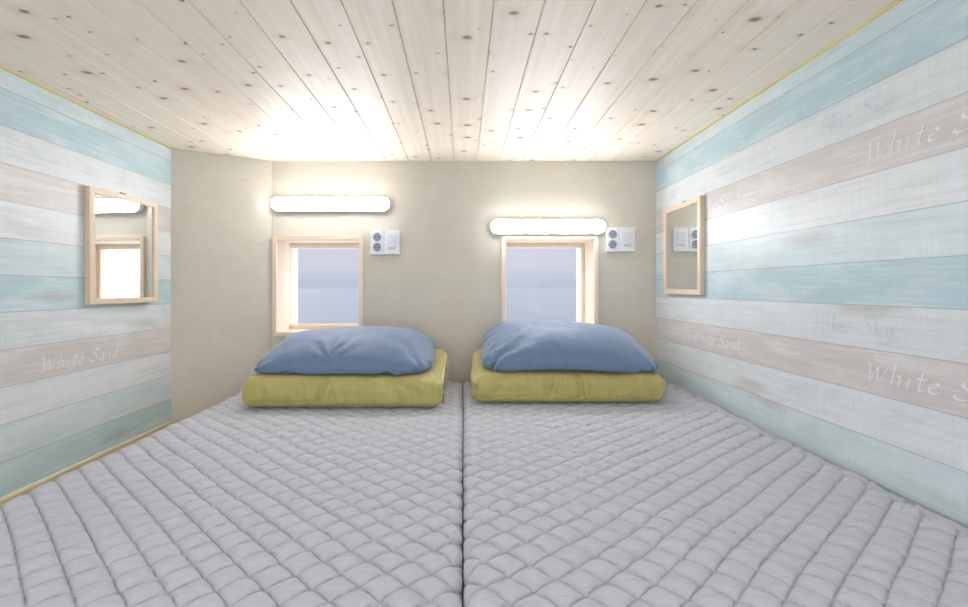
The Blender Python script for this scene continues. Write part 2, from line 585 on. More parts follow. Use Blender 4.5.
window(1, W1, 'small square pine-lined window under the left lamp, sea view')
window(2, W2, 'small square pine-lined window under the right lamp, sea view')

# ------------------------------------------------------------------ LED bar lamps
def stadium(w, h, n=14):
    r = h / 2
    pts = []
    for i in range(n + 1):
        a = -math.pi / 2 + math.pi * i / n
        pts.append((w / 2 - r + r * math.cos(a), r * math.sin(a)))
    for i in range(n + 1):
        a = math.pi / 2 + math.pi * i / n
        pts.append((-w / 2 + r + r * math.cos(a), r * math.sin(a)))
    return pts
def lamp(cx, cz, w, h, label):
    r = thing('wall_lamp', (cx, YB, cz), label, 'lamp', 'LED bar lamps above the windows')
    bm = bmesh.new()
    P = stadium(w - .010, h - .010)
    prism(bm, P, lambda p: (cx + p[0], YB - .001, cz + p[1]), lambda p: (cx + p[0], YB - .014, cz + p[1]))
    from_bm('base_plate', bm, WHITE, r)
    bm = bmesh.new()
    prism(bm, stadium(w, h), lambda p: (cx + p[0], YB - .012, cz + p[1]), lambda p: (cx + p[0], YB - .034, cz + p[1]))
    from_bm('housing', bm, WHITE, r)
    bm = bmesh.new()
    rings = []
    for k in range(8):
        a = k / 7 * math.pi / 2
        ins = .001 + (1 - math.cos(a)) * .020
        rings.append([bm.verts.new((cx + p[0], YB - .0342 - math.sin(a) * .018, cz + p[1])) for p in stadium(w - 2 * ins, h - 2 * ins)])
    n = len(rings[0])
    for a, b in zip(rings[:-1], rings[1:]):
        for i in range(n):
            bm.faces.new((a[i], a[(i + 1) % n], b[(i + 1) % n], b[i]))
    bm.faces.new(rings[-1]); bm.faces.new(rings[0][::-1])
    from_bm('diffuser', bm, LIT, r, smooth=False)
    return r
lamp(-0.677, 0.4295, .606, .072, 'lit white bar lamp above the left window, higher of the two')
lamp(0.434, 0.3135, .588, .073, 'lit white bar lamp just above the right window, lower of the two')

# ------------------------------------------------------------------ wall sockets
def disc(bm, cx, cz, r, y0, y1, n=24):
    pts = [(r * math.cos(2 * math.pi * i / n), r * math.sin(2 * math.pi * i / n)) for i in range(n)]
    prism(bm, pts, lambda p: (cx + p[0], y0, cz + p[1]), lambda p: (cx + p[0], y1, cz + p[1]))
def outlet(cx, cz, label):
    W, H = .152, .124
    r = thing('wall_socket', (cx, YB, cz - H / 2), label, 'wall socket', 'double socket plates beside the windows')
    x0, x1 = cx - W / 2, cx + W / 2
    z0, z1 = cz - H / 2, cz + H / 2
    xm = x0 + .0715
    bm = bmesh.new(); box(bm, x0, xm - .0006, YB - .012, YB, z0 - .002, z1, .003, 3)
    f1 = from_bm('faceplate', bm, WHITE, r)
    bm = bmesh.new(); box(bm, xm + .0006, x1, YB - .012, YB, z0, z1, .003, 3)
    f2 = from_bm('faceplate', bm, WHITE, r)
    for dz in (.026, -.026):
        sx, sz = x0 + .0355, cz + dz
        # ring rim
        bm = bmesh.new()
        n = 28
        rr = [(.0215, YB - .012), (.0215, YB - .0145), (.0192, YB - .0145), (.0186, YB - .0124), (.0001, YB - .0124)]
        prev = None
        for rad, yy in rr:
            cur = [bm.verts.new((sx + rad * math.cos(2 * math.pi * i / n), yy, sz + rad * math.sin(2 * math.pi * i / n))) for i in range(n)]
            if prev:
                for i in range(n): bm.faces.new((prev[i], prev[(i + 1) % n], cur[(i + 1) % n], cur[i]))
            prev = cur
        s = from_bm('socket', bm, SOCKET, f1)
        bm = bmesh.new()
        for hx in (-.0075, .0075): disc(bm, sx + hx, sz, .0034, YB - .0122, YB - .0128, 12)
        for hz in (-.016, .016): box(bm, sx - .003, sx + .003, YB - .0134, YB - .0122, sz + hz - .0022, sz + hz + .0022)
        from_bm('contact', bm, DARK, f1)
    bm = bmesh.new(); box(bm, xm + .018, x1 - .019, YB - .0148, YB - .0118, z0 + .028, z1 - .024, .0015, 2)
    from_bm('jack_cover', bm, plain('white_cover_plastic', (.72, .735, .77), .35), r)
    bm = bmesh.new(); box(bm, xm + .022, x1 - .026, YB - .0152, YB - .0146, z0 + .0295, z0 + .0345)
    from_bm('cover_tab', bm, GREYTXT, r)
outlet(-.402, .2365, 'white socket plate on the back wall beside the left window')
outlet(.812, .2505, 'white socket plate beside the right window near the plank wall')

# ------------------------------------------------------------------ mirrors
def mirror(side, y0, y1, z0, z1, t, label, turn=0.0):
    xw = XL if side < 0 else XR
    sgn = 1 if side < 0 else -1
    X = lambda d: xw + sgn * d
    def bx(bm, d0, d1, ya, yb, za, zb, bev=0.0012):
        a, b = sorted((X(d0), X(d1)))
        box(bm, a, b, ya, yb, za, zb, bev, 2)
    r = thing('wall_mirror', (xw, y0, z0), label, 'mirror', 'wood framed mirrors on the side walls')
    f = .022
    for nm, a, m in (('frame_stile', (y0, y0 + f, z0, z1), MPINE_Z), ('frame_stile', (y1 - f, y1, z0, z1), MPINE_Z),
                     ('frame_rail', (y0 + f, y1 - f, z0, z0 + f), MPINE_Y), ('frame_rail', (y0 + f, y1 - f, z1 - f, z1), MPINE_Y)):
        bm = bmesh.new(); bx(bm, 0.0004, t, *a)
        from_bm(nm, bm, m, r)
    bm = bmesh.new(); bx(bm, 0.0006, t - .006, y0 + f - .003, y1 - f + .003, z0 + f - .003, z1 - f + .003, 0)
    from_bm('mirror_glass', bm, MIRROR, r)
    # little hanging bracket on top
    bm = bmesh.new()
    ym = (y0 + y1) / 2
    bx(bm, .0006, .006, ym - .012, ym - .008, z1 - .001, z1 + .008, .0006)
    bx(bm, .0006, .006, ym + .008, ym + .012, z1 - .001, z1 + .008, .0006)
    bx(bm, .0006, .006, ym - .012, ym + .012, z1 + .006, z1 + .010, .0006)
    from_bm('hanging_bracket', bm, METAL, r)
    r.rotation_euler.z = turn
mirror(-1, 1.560, 1.888, -.061, .3715, .022, 'wood framed mirror on the left plank wall, reflecting lamp and window', -.048)
mirror(1, 1.778, 2.100, -.029, .382, .020, 'wood framed mirror on the right plank wall, reflecting the socket plate')

# ------------------------------------------------------------------ hand lettering printed on the wallpaper
GL = {   # strokes on a grid: baseline 0, x-height .5, capital .9 ; (advance, [polylines])
    'W': (1.02, [[(.0, .84), (.10, .88), (.17, .82), (.20, .40), (.22, .02), (.42, .55), (.50, .78)], [(.50, .78), (.53, .40), (.56, .03), (.72, .35), (.90, .84), (.99, .90)]]),
    'h': (.56, [[(.14, 1.0), (.09, .5), (.05, .0)], [(.08, .30), (.20, .46), (.30, .50), (.36, .42), (.34, .18), (.35, .0)]]),
    'i': (.32, [[(.14, .48), (.11, .22), (.10, .0)], [(.145, .64), (.19, .72)]]),
    't': (.44, [[(.24, .84), (.20, .40), (.17, .10), (.22, .0), (.34, .06)], [(.04, .54), (.20, .55), (.40, .58)]]),
    'e': (.46, [[(.06, .24), (.24, .29), (.35, .38), (.30, .49), (.18, .46), (.07, .28), (.08, .08), (.20, .0), (.38, .09)]]),
    ' ': (.36, []),
    'S': (.66, [[(.58, .76), (.52, .90), (.36, .90), (.22, .76), (.26, .60), (.44, .46), (.52, .28), (.42, .08), (.22, .0), (.04, .08), (.02, .18)]]),
    'a': (.50, [[(.36, .44), (.22, .49), (.09, .34), (.06, .12), (.15, .01), (.28, .14), (.38, .46)], [(.38, .46), (.33, .15), (.36, .02), (.46, .08)]]),
    'n': (.52, [[(.08, .48), (.07, .22), (.04, .0)], [(.06, .26), (.19, .45), (.30, .49), (.35, .40), (.32, .16), (.35, .02), (.44, .06)]]),
    'd': (.52, [[(.34, .42), (.22, .48), (.08, .32), (.06, .11), (.15, .01), (.28, .12), (.36, .40)], [(.44, 1.0), (.38, .5), (.34, .12), (.37, .01), (.46, .06)]]),
    'B': (.66, [[(.22, .86), (.14, .40), (.08, .02)], [(.02, .66), (.14, .86), (.36, .92), (.52, .80), (.46, .60), (.22, .49)], [(.22, .49), (.44, .46), (.54, .30), (.44, .08), (.22, .0), (.06, .06)]]),
    'l': (.28, [[(.08, .12), (.20, .70), (.20, .95), (.12, .92), (.08, .50), (.09, .08), (.17, .01), (.26, .08)]]),
    'u': (.50, [[(.08, .48), (.05, .16), (.12, .01), (.26, .12), (.35, .46)], [(.36, .48), (.32, .14), (.36, .01), (.46, .07)]]),
    'k': (.50, [[(.16, 1.0), (.10, .5), (.05, .0)], [(.36, .48), (.22, .34), (.10, .24)], [(.12, .26), (.26, .12), (.38, .0), (.46, .06)]]),
    'y': (.50, [[(.06, .48), (.08, .20), (.18, .10), (.30, .24), (.38, .48)], [(.39, .48), (.32, .10), (.20, -.24), (.06, -.30), (.02, -.20)]]),
    'm': (.74, [[(.08, .48), (.06, .22), (.04, .0)], [(.06, .26), (.18, .46), (.27, .48), (.30, .30), (.27, .0)], [(.29, .26), (.42, .46), (.52, .49), (.56, .38), (.54, .12), (.58, .01), (.68, .07)]]),
    'r': (.38, [[(.08, .48), (.07, .22), (.04, .0)], [(.06, .26), (.17, .44), (.28, .49), (.34, .43)]]),
    'c': (.42, [[(.34, .40), (.26, .49), (.14, .44), (.06, .24), (.09, .06), (.20, .0), (.35, .09)]]),
}
def smooth_line(pts):
    if len(pts) < 3: return [Vector(p) for p in pts]
    out = []
    P = [Vector(p) for p in pts]
    for i in range(len(P) - 1):
        p0 = P[max(i - 1, 0)]; p1 = P[i]; p2 = P[i + 1]; p3 = P[min(i + 2, len(P) - 1)]
        for s in range(5):
            t = s / 5
            out.append(.5 * (2 * p1 + (p2 - p0) * t + (2 * p0 - 5 * p1 + 4 * p2 - p3) * t * t + (3 * p1 - p0 - 3 * p2 + p3) * t ** 3))
    out.append(P[-1])
    return out
def lettering(wall, text, y_start, y_end, z_base, height, m, nib=.080):
    """text runs from y_start to y_end along a side wall"""
    total = sum(GL[c][0] for c in text)
    sx = (y_end - y_start) / total
    xw = XL + .0009 if wall is wall_left else XR - .0009
    bm = bmesh.new()
    pen = 0.0
    na = math.radians(52)
    nv = Vector((math.cos(na), math.sin(na))) * nib
    seed = 0
    layer = 0
    lift = 1 if wall is wall_left else -1
    for ch in text:
        adv, strokes = GL[ch]
        for st in strokes:
            pl = smooth_line(st)
            prev = None
            layer += 1
            for i, p in enumerate(pl):
                seed += 1
                wv = .8 + .2 * math.sin(seed * 1.7)
                a = p + nv * wv; b = p - nv * wv
                sh = .10            # slight forward slant
                cur = []
                for q in (a, b):
                    qx = pen + q.x + sh * q.y
                    cur.append(bm.verts.new((xw + lift * (layer * 2.5e-5 + i * 9e-7), y_start + qx * sx, z_base + q.y * height)))
                if prev: bm.faces.new((prev[0], prev[1], cur[1], cur[0]))
                prev = cur
        pen += adv
    return from_bm('lettering', bm, m, wall)
# right wall: text runs towards the viewer
for y0_, y1_ in ((1.070, .742), (1.866, 1.553)):
    lettering(wall_right, 'White Sand', y0_, y1_, -.2255, .047, INK_W)
    lettering(wall_right, 'White Sand', y0_, y1_, .3135, .047, INK_W)
for zb in (-.1175, .4215):
    lettering(wall_right, 'Blue Sky', 1.205, .995, zb, .053, INK_A, .034)
for zb in (-.0335, .5055):
    lettering(wall_right, 'Summer Beach', 1.56, 1.243, zb, .036, INK_P, .045)
# left wall: text runs away from the viewer
lettering(wall_left, 'White Sand', 1.396, 1.712, -.2725, .049, INK_W)
lettering(wall_left, 'Blue Sky', 1.235, 1.445, -.160, .055, INK_A, .034)
lettering(wall_left, 'Summer Beach', 1.735, 2.02, -.612, .038, INK_P, .05)

# ------------------------------------------------------------------ quilted mattresses
ZT = -0.475                     # top of the bedding below the eye
def roll(a, lo, hi, R_lo, R_hi):
    """unrolled coordinate -> (position, drop)"""
    pos = a.copy(); drop = np.zeros_like(a)
    for side, edge, R in ((-1, lo, R_lo), (1, hi, R_hi)):
        c = edge - side * R
        over = (a - c) * side
        arc = R * math.pi / 2
        m1 = over > 0
        th = np.clip(over / R, 0, math.pi / 2)
        p = c + side * R * np.sin(th)
        d = R * (1 - np.cos(th)) + np.clip(over - arc, 0, None)
        pos = np.where(m1, p, pos); drop = np.where(m1, d, drop)
    return pos, drop

def quilt(x0, x1, y0, y1, Rx0, Rx1, depth, rot, ph, seed, rise=None, wr_amp=.0026, W=.0745, L=.064, warp=.0045):
    h_side = depth
    U = lambda R: R * math.pi / 2 + (h_side - R)
    du = .0031
    ua = np.arange(x0 + Rx0 - U(Rx0), x1 - Rx1 + U(Rx1), du)
    Ry = .05
    va = np.arange(y0 + Ry - U(Ry), y1 - Ry + U(Ry), du)
    A, B = np.meshgrid(ua, va, indexing='ij')
    X, dX = roll(A, x0, x1, Rx0, Rx1)
    Y, dY = roll(B, y0, y1, Ry, Ry)
    dr = np.minimum(np.hypot(dX, dY), h_side)
    Z = ZT - dr
    # soft undulation of the pad
    und = vnoise(A * 2.6 + seed, B * 2.2, seed) * .007 + vnoise(A * 7 + seed, B * 6, seed + 3.3) * .0035
    if rise is not None: Z = Z + rise(X, Y)
    base = np.stack([X, Y, Z + und * np.clip(1 - dr / .05, 0, 1) * np.clip((1.62 - Y) / .1 + .15, .15, 1)], -1)
    gx = np.gradient(base, axis=0); gy = np.gradient(base, axis=1)
    N = np.cross(gx, gy)
    N /= np.maximum(np.linalg.norm(N, axis=-1, keepdims=True), 1e-9)
    c, s = math.cos(rot), math.sin(rot)
    cx = (x0 + x1) / 2
    P = (A - ph[0]) * c - (B - ph[1]) * s
    Q = (A - ph[0]) * s + (B - ph[1]) * c
    P = P + warp * vnoise(A * 3.1 + 5, B * 2.7, seed + 1) + .0007 * vnoise(A * 22, B * 22, seed + 5)
    Q = Q + warp * vnoise(A * 3.3, B * 2.9 + 9, seed + 2) + .0007 * vnoise(A * 22, B * 22, seed + 8)
    a = P / W + Q / L
    b = P / W - Q / L
    pa = np.abs(np.sin(math.pi * a)); pb = np.abs(np.sin(math.pi * b))
    puff = (pa * pb) ** .36
    cell = vnoise(np.floor(a) * 7.13 + .5, np.floor(b) * 5.71 + .5, seed)
    h = .0110 * puff * (1 + .22 * cell)
    groove = np.exp(-(np.minimum(pa, pb) / .085) ** 2)
    h = h - .0030 * groove
    # little gathers pulled across each cell
    gth = vnoise(A * 16 + 3 * vnoise(A * 8, B * 8, seed), B * 70 + 4 * vnoise(A * 9, B * 9, seed + 4), seed + 6)
    h = h + wr_amp * gth * puff * (1.35 - puff)
    edge = np.clip(dr / .02, 0, 1)
    h = h + edge * .0022 * vnoise(A * 18, B * 60, seed + 7)
    V = base + N * h[..., None] * np.clip(1.15 - dr / (h_side * .6), .25, 1)[..., None]
    V[..., 2] = np.maximum(V[..., 2], ZF + .0015)
    for fx0, fx1, fy in ((-.89, -.06, 1.62), (.015, .845, 1.69)):      # padding flattened under the folded duvets
        under = (V[..., 0] > fx0) & (V[..., 0] < fx1) & (V[..., 1] > fy)
        V[..., 2] = np.where(under, np.minimum(V[..., 2], ZT + .0112), V[..., 2])
    V[..., 0] = np.minimum(V[..., 0], -.001) if x1 < 0 else np.maximum(V[..., 0], .001)   # pressed together along the middle
    n, m = A.shape
    return V.reshape(-1, 3), grid_faces(n, m)

def hem(pts, ups, seed, depth=.022, ruffle=.006, n=420, name='gathered_hem', parent=None, wave=.45):
    """crinkled strip of cloth following pts, standing in direction ups"""
    P = np.array(pts, float); K = np.array(ups, float)
    seg = np.r_[0, np.cumsum(np.linalg.norm(np.diff(P, axis=0), axis=1))]
    t = np.linspace(0, seg[-1], n)
    C = np.stack([np.interp(t, seg, P[:, i]) for i in range(3)], -1)
    D = np.stack([np.interp(t, seg, K[:, i]) for i in range(3)], -1)
    T = np.gradient(C, axis=0); T /= np.linalg.norm(T, axis=1, keepdims=True)
    D /= np.linalg.norm(D, axis=1, keepdims=True)
    S = np.cross(T, D)
    rows = []
    m = 9
    for j in range(m):
        s = j / (m - 1)
        w = vnoise(t * 75 + 1.5 * vnoise(t * 15, seed), s * 1.3, seed)
        wl = vnoise(t * 12, s, seed + 2)
        rows.append(C + D * (depth * s * (1 + wave * wl))[:, None] + S * ((ruffle * w + .3 * ruffle * wl) * (.35 + s))[:, None] + T * (.004 * w * s)[:, None])
    V = np.stack(rows, 1)
    o = from_np(name, V.reshape(-1, 3), grid_faces(n, m), HEM, parent)
    md = o.modifiers.new('thickness', 'SOLIDIFY'); md.thickness = .002
    return o

def rise_right(X, Y):
    e = np.clip((X - .90) / .09, 0, 1)
    return .004 * e + .018 * e * np.clip((Y - 1.4) / .7, 0, 1)
BL = thing('mattress', (-.53, 1.2, ZF), 'grey quilted mattress on the left, beside the bare floor strip', 'mattress', 'grey quilted mattresses side by side')
V, F = quilt(-1.046, -.0056, .17, 2.185, .085, .030, .158, math.radians(-1.0), (-.1278, .774), 2.0)
from_np('quilted_cover', V, F, QUILT, BL)
def rumple(pts, rad, seed, parent, n=260, m=18):
    """bunched-up roll of hem cloth following pts"""
    P = np.array(pts, float)
    seg = np.r_[0, np.cumsum(np.linalg.norm(np.diff(P, axis=0), axis=1))]
    t = np.linspace(0, seg[-1], n)
    C = np.stack([np.interp(t, seg, P[:, i]) for i in range(3)], -1)
    for _ in range(30): C[1:-1] = (C[:-2] + C[2:] + 2 * C[1:-1]) / 4
    T = np.gradient(C, axis=0); T /= np.linalg.norm(T, axis=1, keepdims=True)
    S = np.cross(T, [0, 0, 1.0]); S /= np.linalg.norm(S, axis=1, keepdims=True)
    U = np.cross(S, T)
    end = np.clip(np.minimum(t, t[-1] - t) / .05, .05, 1) ** .5
    rows = []
    for j in range(m):
        a = 2 * math.pi * j / (m - 1)
        ca, sa = math.cos(a), math.sin(a)
        r = rad * end * (1 + .22 * vnoise(t * 45 + .8 * sa, ca * 1.1 + 2, seed + sa * .6) + .15 * vnoise(t * 16, ca, seed + 4))
        rows.append(C + S * (r * ca)[:, None] + U * (r * sa)[:, None])
    V = np.stack(rows, 1)
    return from_np('gathered_hem', V.reshape(-1, 3), grid_faces(n, m), HEM, parent)
rumple([(-1.020, 1.94, -.535), (-1.060, 2.04, -.520), (-1.075, 2.11, -.503), (-1.0, 2.165, -.494), (-.85, 2.192, -.494), (-.5, 2.196, -.496), (-.05, 2.196, -.498)], .021, 3.0, BL)
BR = thing('mattress', (.5, 1.2, ZF), 'grey quilted mattress on the right, pushed against the plank wall', 'mattress', 'grey quilted mattresses side by side')
V, F = quilt(.0056, .975, .17, 2.185, .026, .030, .158, math.radians(3.0), (.1534, .7297 - .032), 9.0, rise_right, wr_amp=.0036, warp=.0065)
from_np('quilted_cover', V, F, QUILT, BR)
hem([(.955, .30, -.480), (.955, 1.0, -.478), (.955, 1.6, -.472), (.952, 2.0, -.462), (.950, 2.19, -.456)],
    [(.75, 0, .45), (.75, 0, .45), (.7, 0, .5), (.6, 0, .6), (.6, 0, .6)], 7.0, .024, .0045, n=1100, wave=.18, parent=BR)

# ------------------------------------------------------------------ folded duvets
def rounded_block(x0, x1, y0, y1, h, R, n, shape):
    """rounded block of size (x1-x0, y1-y0, h) sitting at z=0, then shape(V, Nrm)"""
    size = np.array([x1 - x0, y1 - y0, h])
    verts, faces, off = [], [], 0
    for ax in range(3):
        u, v = [i for i in range(3) if i != ax]
        for sgn in (0, 1):
            gu = np.linspace(0, 1, n[u]); gv = np.linspace(0, 1, n[v])
            A, B = np.meshgrid(gu, gv, indexing='ij')
            P = np.zeros(A.shape + (3,))
            P[..., u] = A * size[u]; P[..., v] = B * size[v]; P[..., ax] = sgn * size[ax]
            verts.append(P.reshape(-1, 3))
            f = grid_faces(len(gu), len(gv)) + off
            flip = (sgn == 1) == (ax == 1)
            faces.append(f[:, ::-1] if flip else f)
            off += A.size
    V = np.concatenate(verts); F = np.concatenate(faces)
    core = np.clip(V, R, size - R)
    d = V - core
    l = np.linalg.norm(d, axis=1, keepdims=True)
    N = d / np.maximum(l, 1e-9)
    V = core + N * R
    V[:, 0] += x0; V[:, 1] += y0
    V = shape(V, N)
    # weld seams
    key = np.round(V, 6)
    uq, inv = np.unique(key, axis=0, return_inverse=True)
    inv = inv.reshape(-1)
    F2 = inv[F]
    ok = np.array([len(set(f)) == 4 for f in F2])
    return uq, F2[ok]

def duvet_top(y, y0, y1):       # height of the folded duvet above the mattress, rising to the back
    return .114 + .052 * np.clip((y - y0) / (y1 - y0), 0, 1)

def duvet(x0, x1, y0, y1, seed, skew, creases):
    zb = ZT + .0125
    h0 = .114
    def shape(V, N):
        s = (V[:, 1] - y0) / (y1 - y0)
        x = V[:, 0]; y = V[:, 1]
        zz = V[:, 2] / h0
        z = zz * duvet_top(y, y0, y1)
        # bellies of the folded layers at the open ends
        endw = np.abs(N[:, 0])
        frontw = np.clip(-N[:, 1], 0, 1)
        lay = np.abs(np.sin(zz * math.pi * 2.0))
        x = x + N[:, 0] * endw * (.010 * (lay - .8))
        y = y + N[:, 1] * (.004 * vnoise(x * 9, zz * 2, seed))
        big = .006 * vnoise(x * 4 + seed, V[:, 1] * 5, zz * 2 + seed)
        wr = .0048 * vnoise(x * 19 + 2 * vnoise(x * 5, zz * 2, seed) + seed, V[:, 1] * 5, zz * 1.6) + .0022 * vnoise(x * 52, V[:, 1] * 8, zz * 2.5 + seed)
        dsp = big + wr
        for cx, wd, am, tl in creases:
            dd = (x - cx - tl * (zz - .5)) / wd
            dsp = dsp - am * np.exp(-dd * dd) * (.25 + frontw) + .5 * am * np.exp(-((dd - 1.6) ** 2)) * (.25 + frontw)
        up = np.clip(N[:, 2], 0, 1)
        dsp = np.where(N[:, 2] > .95, np.minimum(dsp, .0), dsp) * np.where(N[:, 2] < -.5, 0, 1)
        out = np.stack([x, y, z], -1) + N * dsp[:, None]
        out[:, 0] += skew * s + .006 * vnoise(y * 6, zz * 3, seed + 3) * endw
        out[:, 2] = np.maximum(out[:, 2], 0) + zb
        return out
    return rounded_block(x0, x1, y0, y1, h0, .046, (190, 80, 30), shape)

D1 = dict(x0=-.862, x1=-.080, y0=1.632, y1=2.150)
D2 = dict(x0=.034, x1=.820, y0=1.702, y1=2.170)
o1 = thing('folded_duvet', (-.48, 1.92, ZT), 'olive yellow folded duvet under the left blue pillow', 'duvet', 'folded duvets at the head of the beds')
V, F = duvet(seed=1.0, skew=.012, creases=[(-.545, .014, .014, .03), (-.50, .012, .007, -.03), (-.40, .02, .006, .02), (-.62, .03, .004, .02), (-.22, .03, .004, -.04)], **D1)
from_np('folded_quilt', V, F, YELLOW, o1)
o2 = thing('folded_duvet', (.44, 1.96, ZT), 'olive yellow folded duvet under the right blue pillow', 'duvet', 'folded duvets at the head of the beds')
V, F = duvet(seed=6.0, skew=.006, creases=[(.36, .014, .007, .02), (.47, .012, .011, -.02), (.25, .03, .004, .03), (.62, .035, .004, .02), (.14, .02, .004, .05)], **D2)
from_np('folded_quilt', V, F, YELLOW, o2)
# scalloped binding along the open end of the left duvet, loops of the fold edge on the right one
def binding(parent, xe, y0, y1, seed, side):
    n = 220
    t = np.linspace(0, 1, n)
    rows = []
    m = 8
    for j in range(m):
        s = j / (m - 1)
        ang = s * math.pi
        # runs up the front corner then back along the top edge
        yy = np.where(t < .28, y0 + .030 - .016 * np.sin(t / .28 * math.pi / 2), y0 + .014 + (t - .28) / .72 * (y1 - y0 - .06))
        zz = np.where(t < .28, ZT + .026 + t / .28 * .070, ZT + .096 + (t - .28) / .72 * .052)
        sc = np.abs(np.sin(t * 46))
        r = .009 + .004 * sc
        x = xe + side * (-.010 + r * np.sin(ang)) + .002 * vnoise(t * 40, s, seed)
        rows.append(np.stack([x, yy, zz + r * np.cos(ang) * .9], -1))
    V = np.stack(rows, 1)
    return from_np('binding', V.reshape(-1, 3), grid_faces(n, m), YEDGE, parent)
b1 = binding(o1, -.080 + .001, 1.665, 2.150, 4.0, 1)
bm = bmesh.new()
for i in range(26):
    t = i / 25
    yy = 1.685 + .40 * max(0, (t - .3) / .7)
    zz = ZT + .030 + (.066 * min(1, t / .3)) + .050 * max(0, (t - .3) / .7)
    box(bm, -.0785, -.0735, yy - .003, yy + .003, zz - .004, zz + .002)
from_bm('binding_stitch', bm, plain('dark_olive_thread', (.15, .13, .04), .7), b1)

# ------------------------------------------------------------------ pillows (inflated cloth, solved here)
def inflate(w, d, n, m, plane, vol, steps, seed, place, pinch=None, kp=1.0, grav=.006, ease=.035):
    """two sheets sewn along their edges, stuffed and laid on a sloping plane; small Verlet solve"""
    rs = np.random.RandomState(seed)
    u = np.linspace(-.5, .5, n); v = np.linspace(-.5, .5, m)
    A, B = np.meshgrid(u, v, indexing='ij')
    X0 = np.stack([A * w, B * d, np.zeros_like(A)], -1)
    edge = np.zeros((n, m), bool); edge[0] = edge[-1] = True; edge[:, 0] = edge[:, -1] = True
    prof = (1 - (2 * A) ** 4) * (1 - (2 * B) ** 4)
    P = np.stack([X0, X0])
    P[0, ..., 2] += .05 * prof + .004 * rs.randn(n, m) * ~edge
    P[1, ..., 2] -= .03 * prof
    P = place(P)
    lu, lv = w / (n - 1), d / (m - 1)
    ld = math.hypot(lu, lv)
    vel = np.zeros_like(P)
    # slightly oversized cloth in patches gives creases
    exu = 1 + ease * (rs.rand(2, n - 1, m) - .3); exv = 1 + ease * (rs.rand(2, n, m - 1) - .3)
    def solve(a, b, L, k):
        dv = b - a
        l = np.linalg.norm(dv, axis=-1, keepdims=True)
        c = dv * (k * .5 * (l - L) / np.maximum(l, 1e-9))
        a += c; b -= c
    for it in range(steps):
        c = P
        gx = np.gradient(c, axis=1); gy = np.gradient(c, axis=2)
        Nn = np.cross(gx, gy)
        V6 = (np.sum(c[0] * Nn[0]) - np.sum(c[1] * Nn[1])) / 3 - np.sum(plane[3] * (Nn[0] - Nn[1])) / 3
        pr = np.clip((vol - V6) / vol, -.3, 1.5) * kp
        acc = np.zeros_like(P)
        acc[0] += Nn[0] / (lu * lv) * pr; acc[1] -= Nn[1] / (lu * lv) * pr
        acc[..., 2] -= grav
        vel = (vel + acc * .06) * .90
        Q = P + vel
        for k in range(6):
            for s in (0, 1):
                a_ = Q[:, s:-1:2]; b_ = Q[:, s + 1::2]; a_ = a_[:, :b_.shape[1]]
                solve(a_, b_, (lu * exu[:, s::2, :])[..., None][:, :b_.shape[1]], .9)
                a_ = Q[:, :, s:-1:2]; b_ = Q[:, :, s + 1::2]; a_ = a_[:, :, :b_.shape[2]]
                solve(a_, b_, (lv * exv[:, :, s::2])[..., None][:, :, :b_.shape[2]], .9)
                a_ = Q[:, s:-1:2, :-1]; b_ = Q[:, s + 1::2, 1:]; a_ = a_[:, :b_.shape[1]]
                solve(a_, b_, ld, .35)
                a_ = Q[:, s:-1:2, 1:]; b_ = Q[:, s + 1::2, :-1]; a_ = a_[:, :b_.shape[1]]
                solve(a_, b_, ld, .35)
            mid = (Q[0][edge] + Q[1][edge]) / 2
            Q[0][edge] = mid; Q[1][edge] = mid
            zp = plane[0] + plane[1] * (Q[..., 1] - plane[2])
            pen = zp - Q[..., 2]
            Q[..., 2] = np.where(pen > 0, zp, Q[..., 2])
            if pinch is not None: pinch(Q)
        vel = (Q - P)
        vel = np.clip(vel, -.01, .01)
        onp = (zp - Q[..., 2]) > -.0005
        vel[..., :2] = np.where(onp[..., None], vel[..., :2] * .3, vel[..., :2])
        P = Q
    inflate.vol = V6
    return P, edge

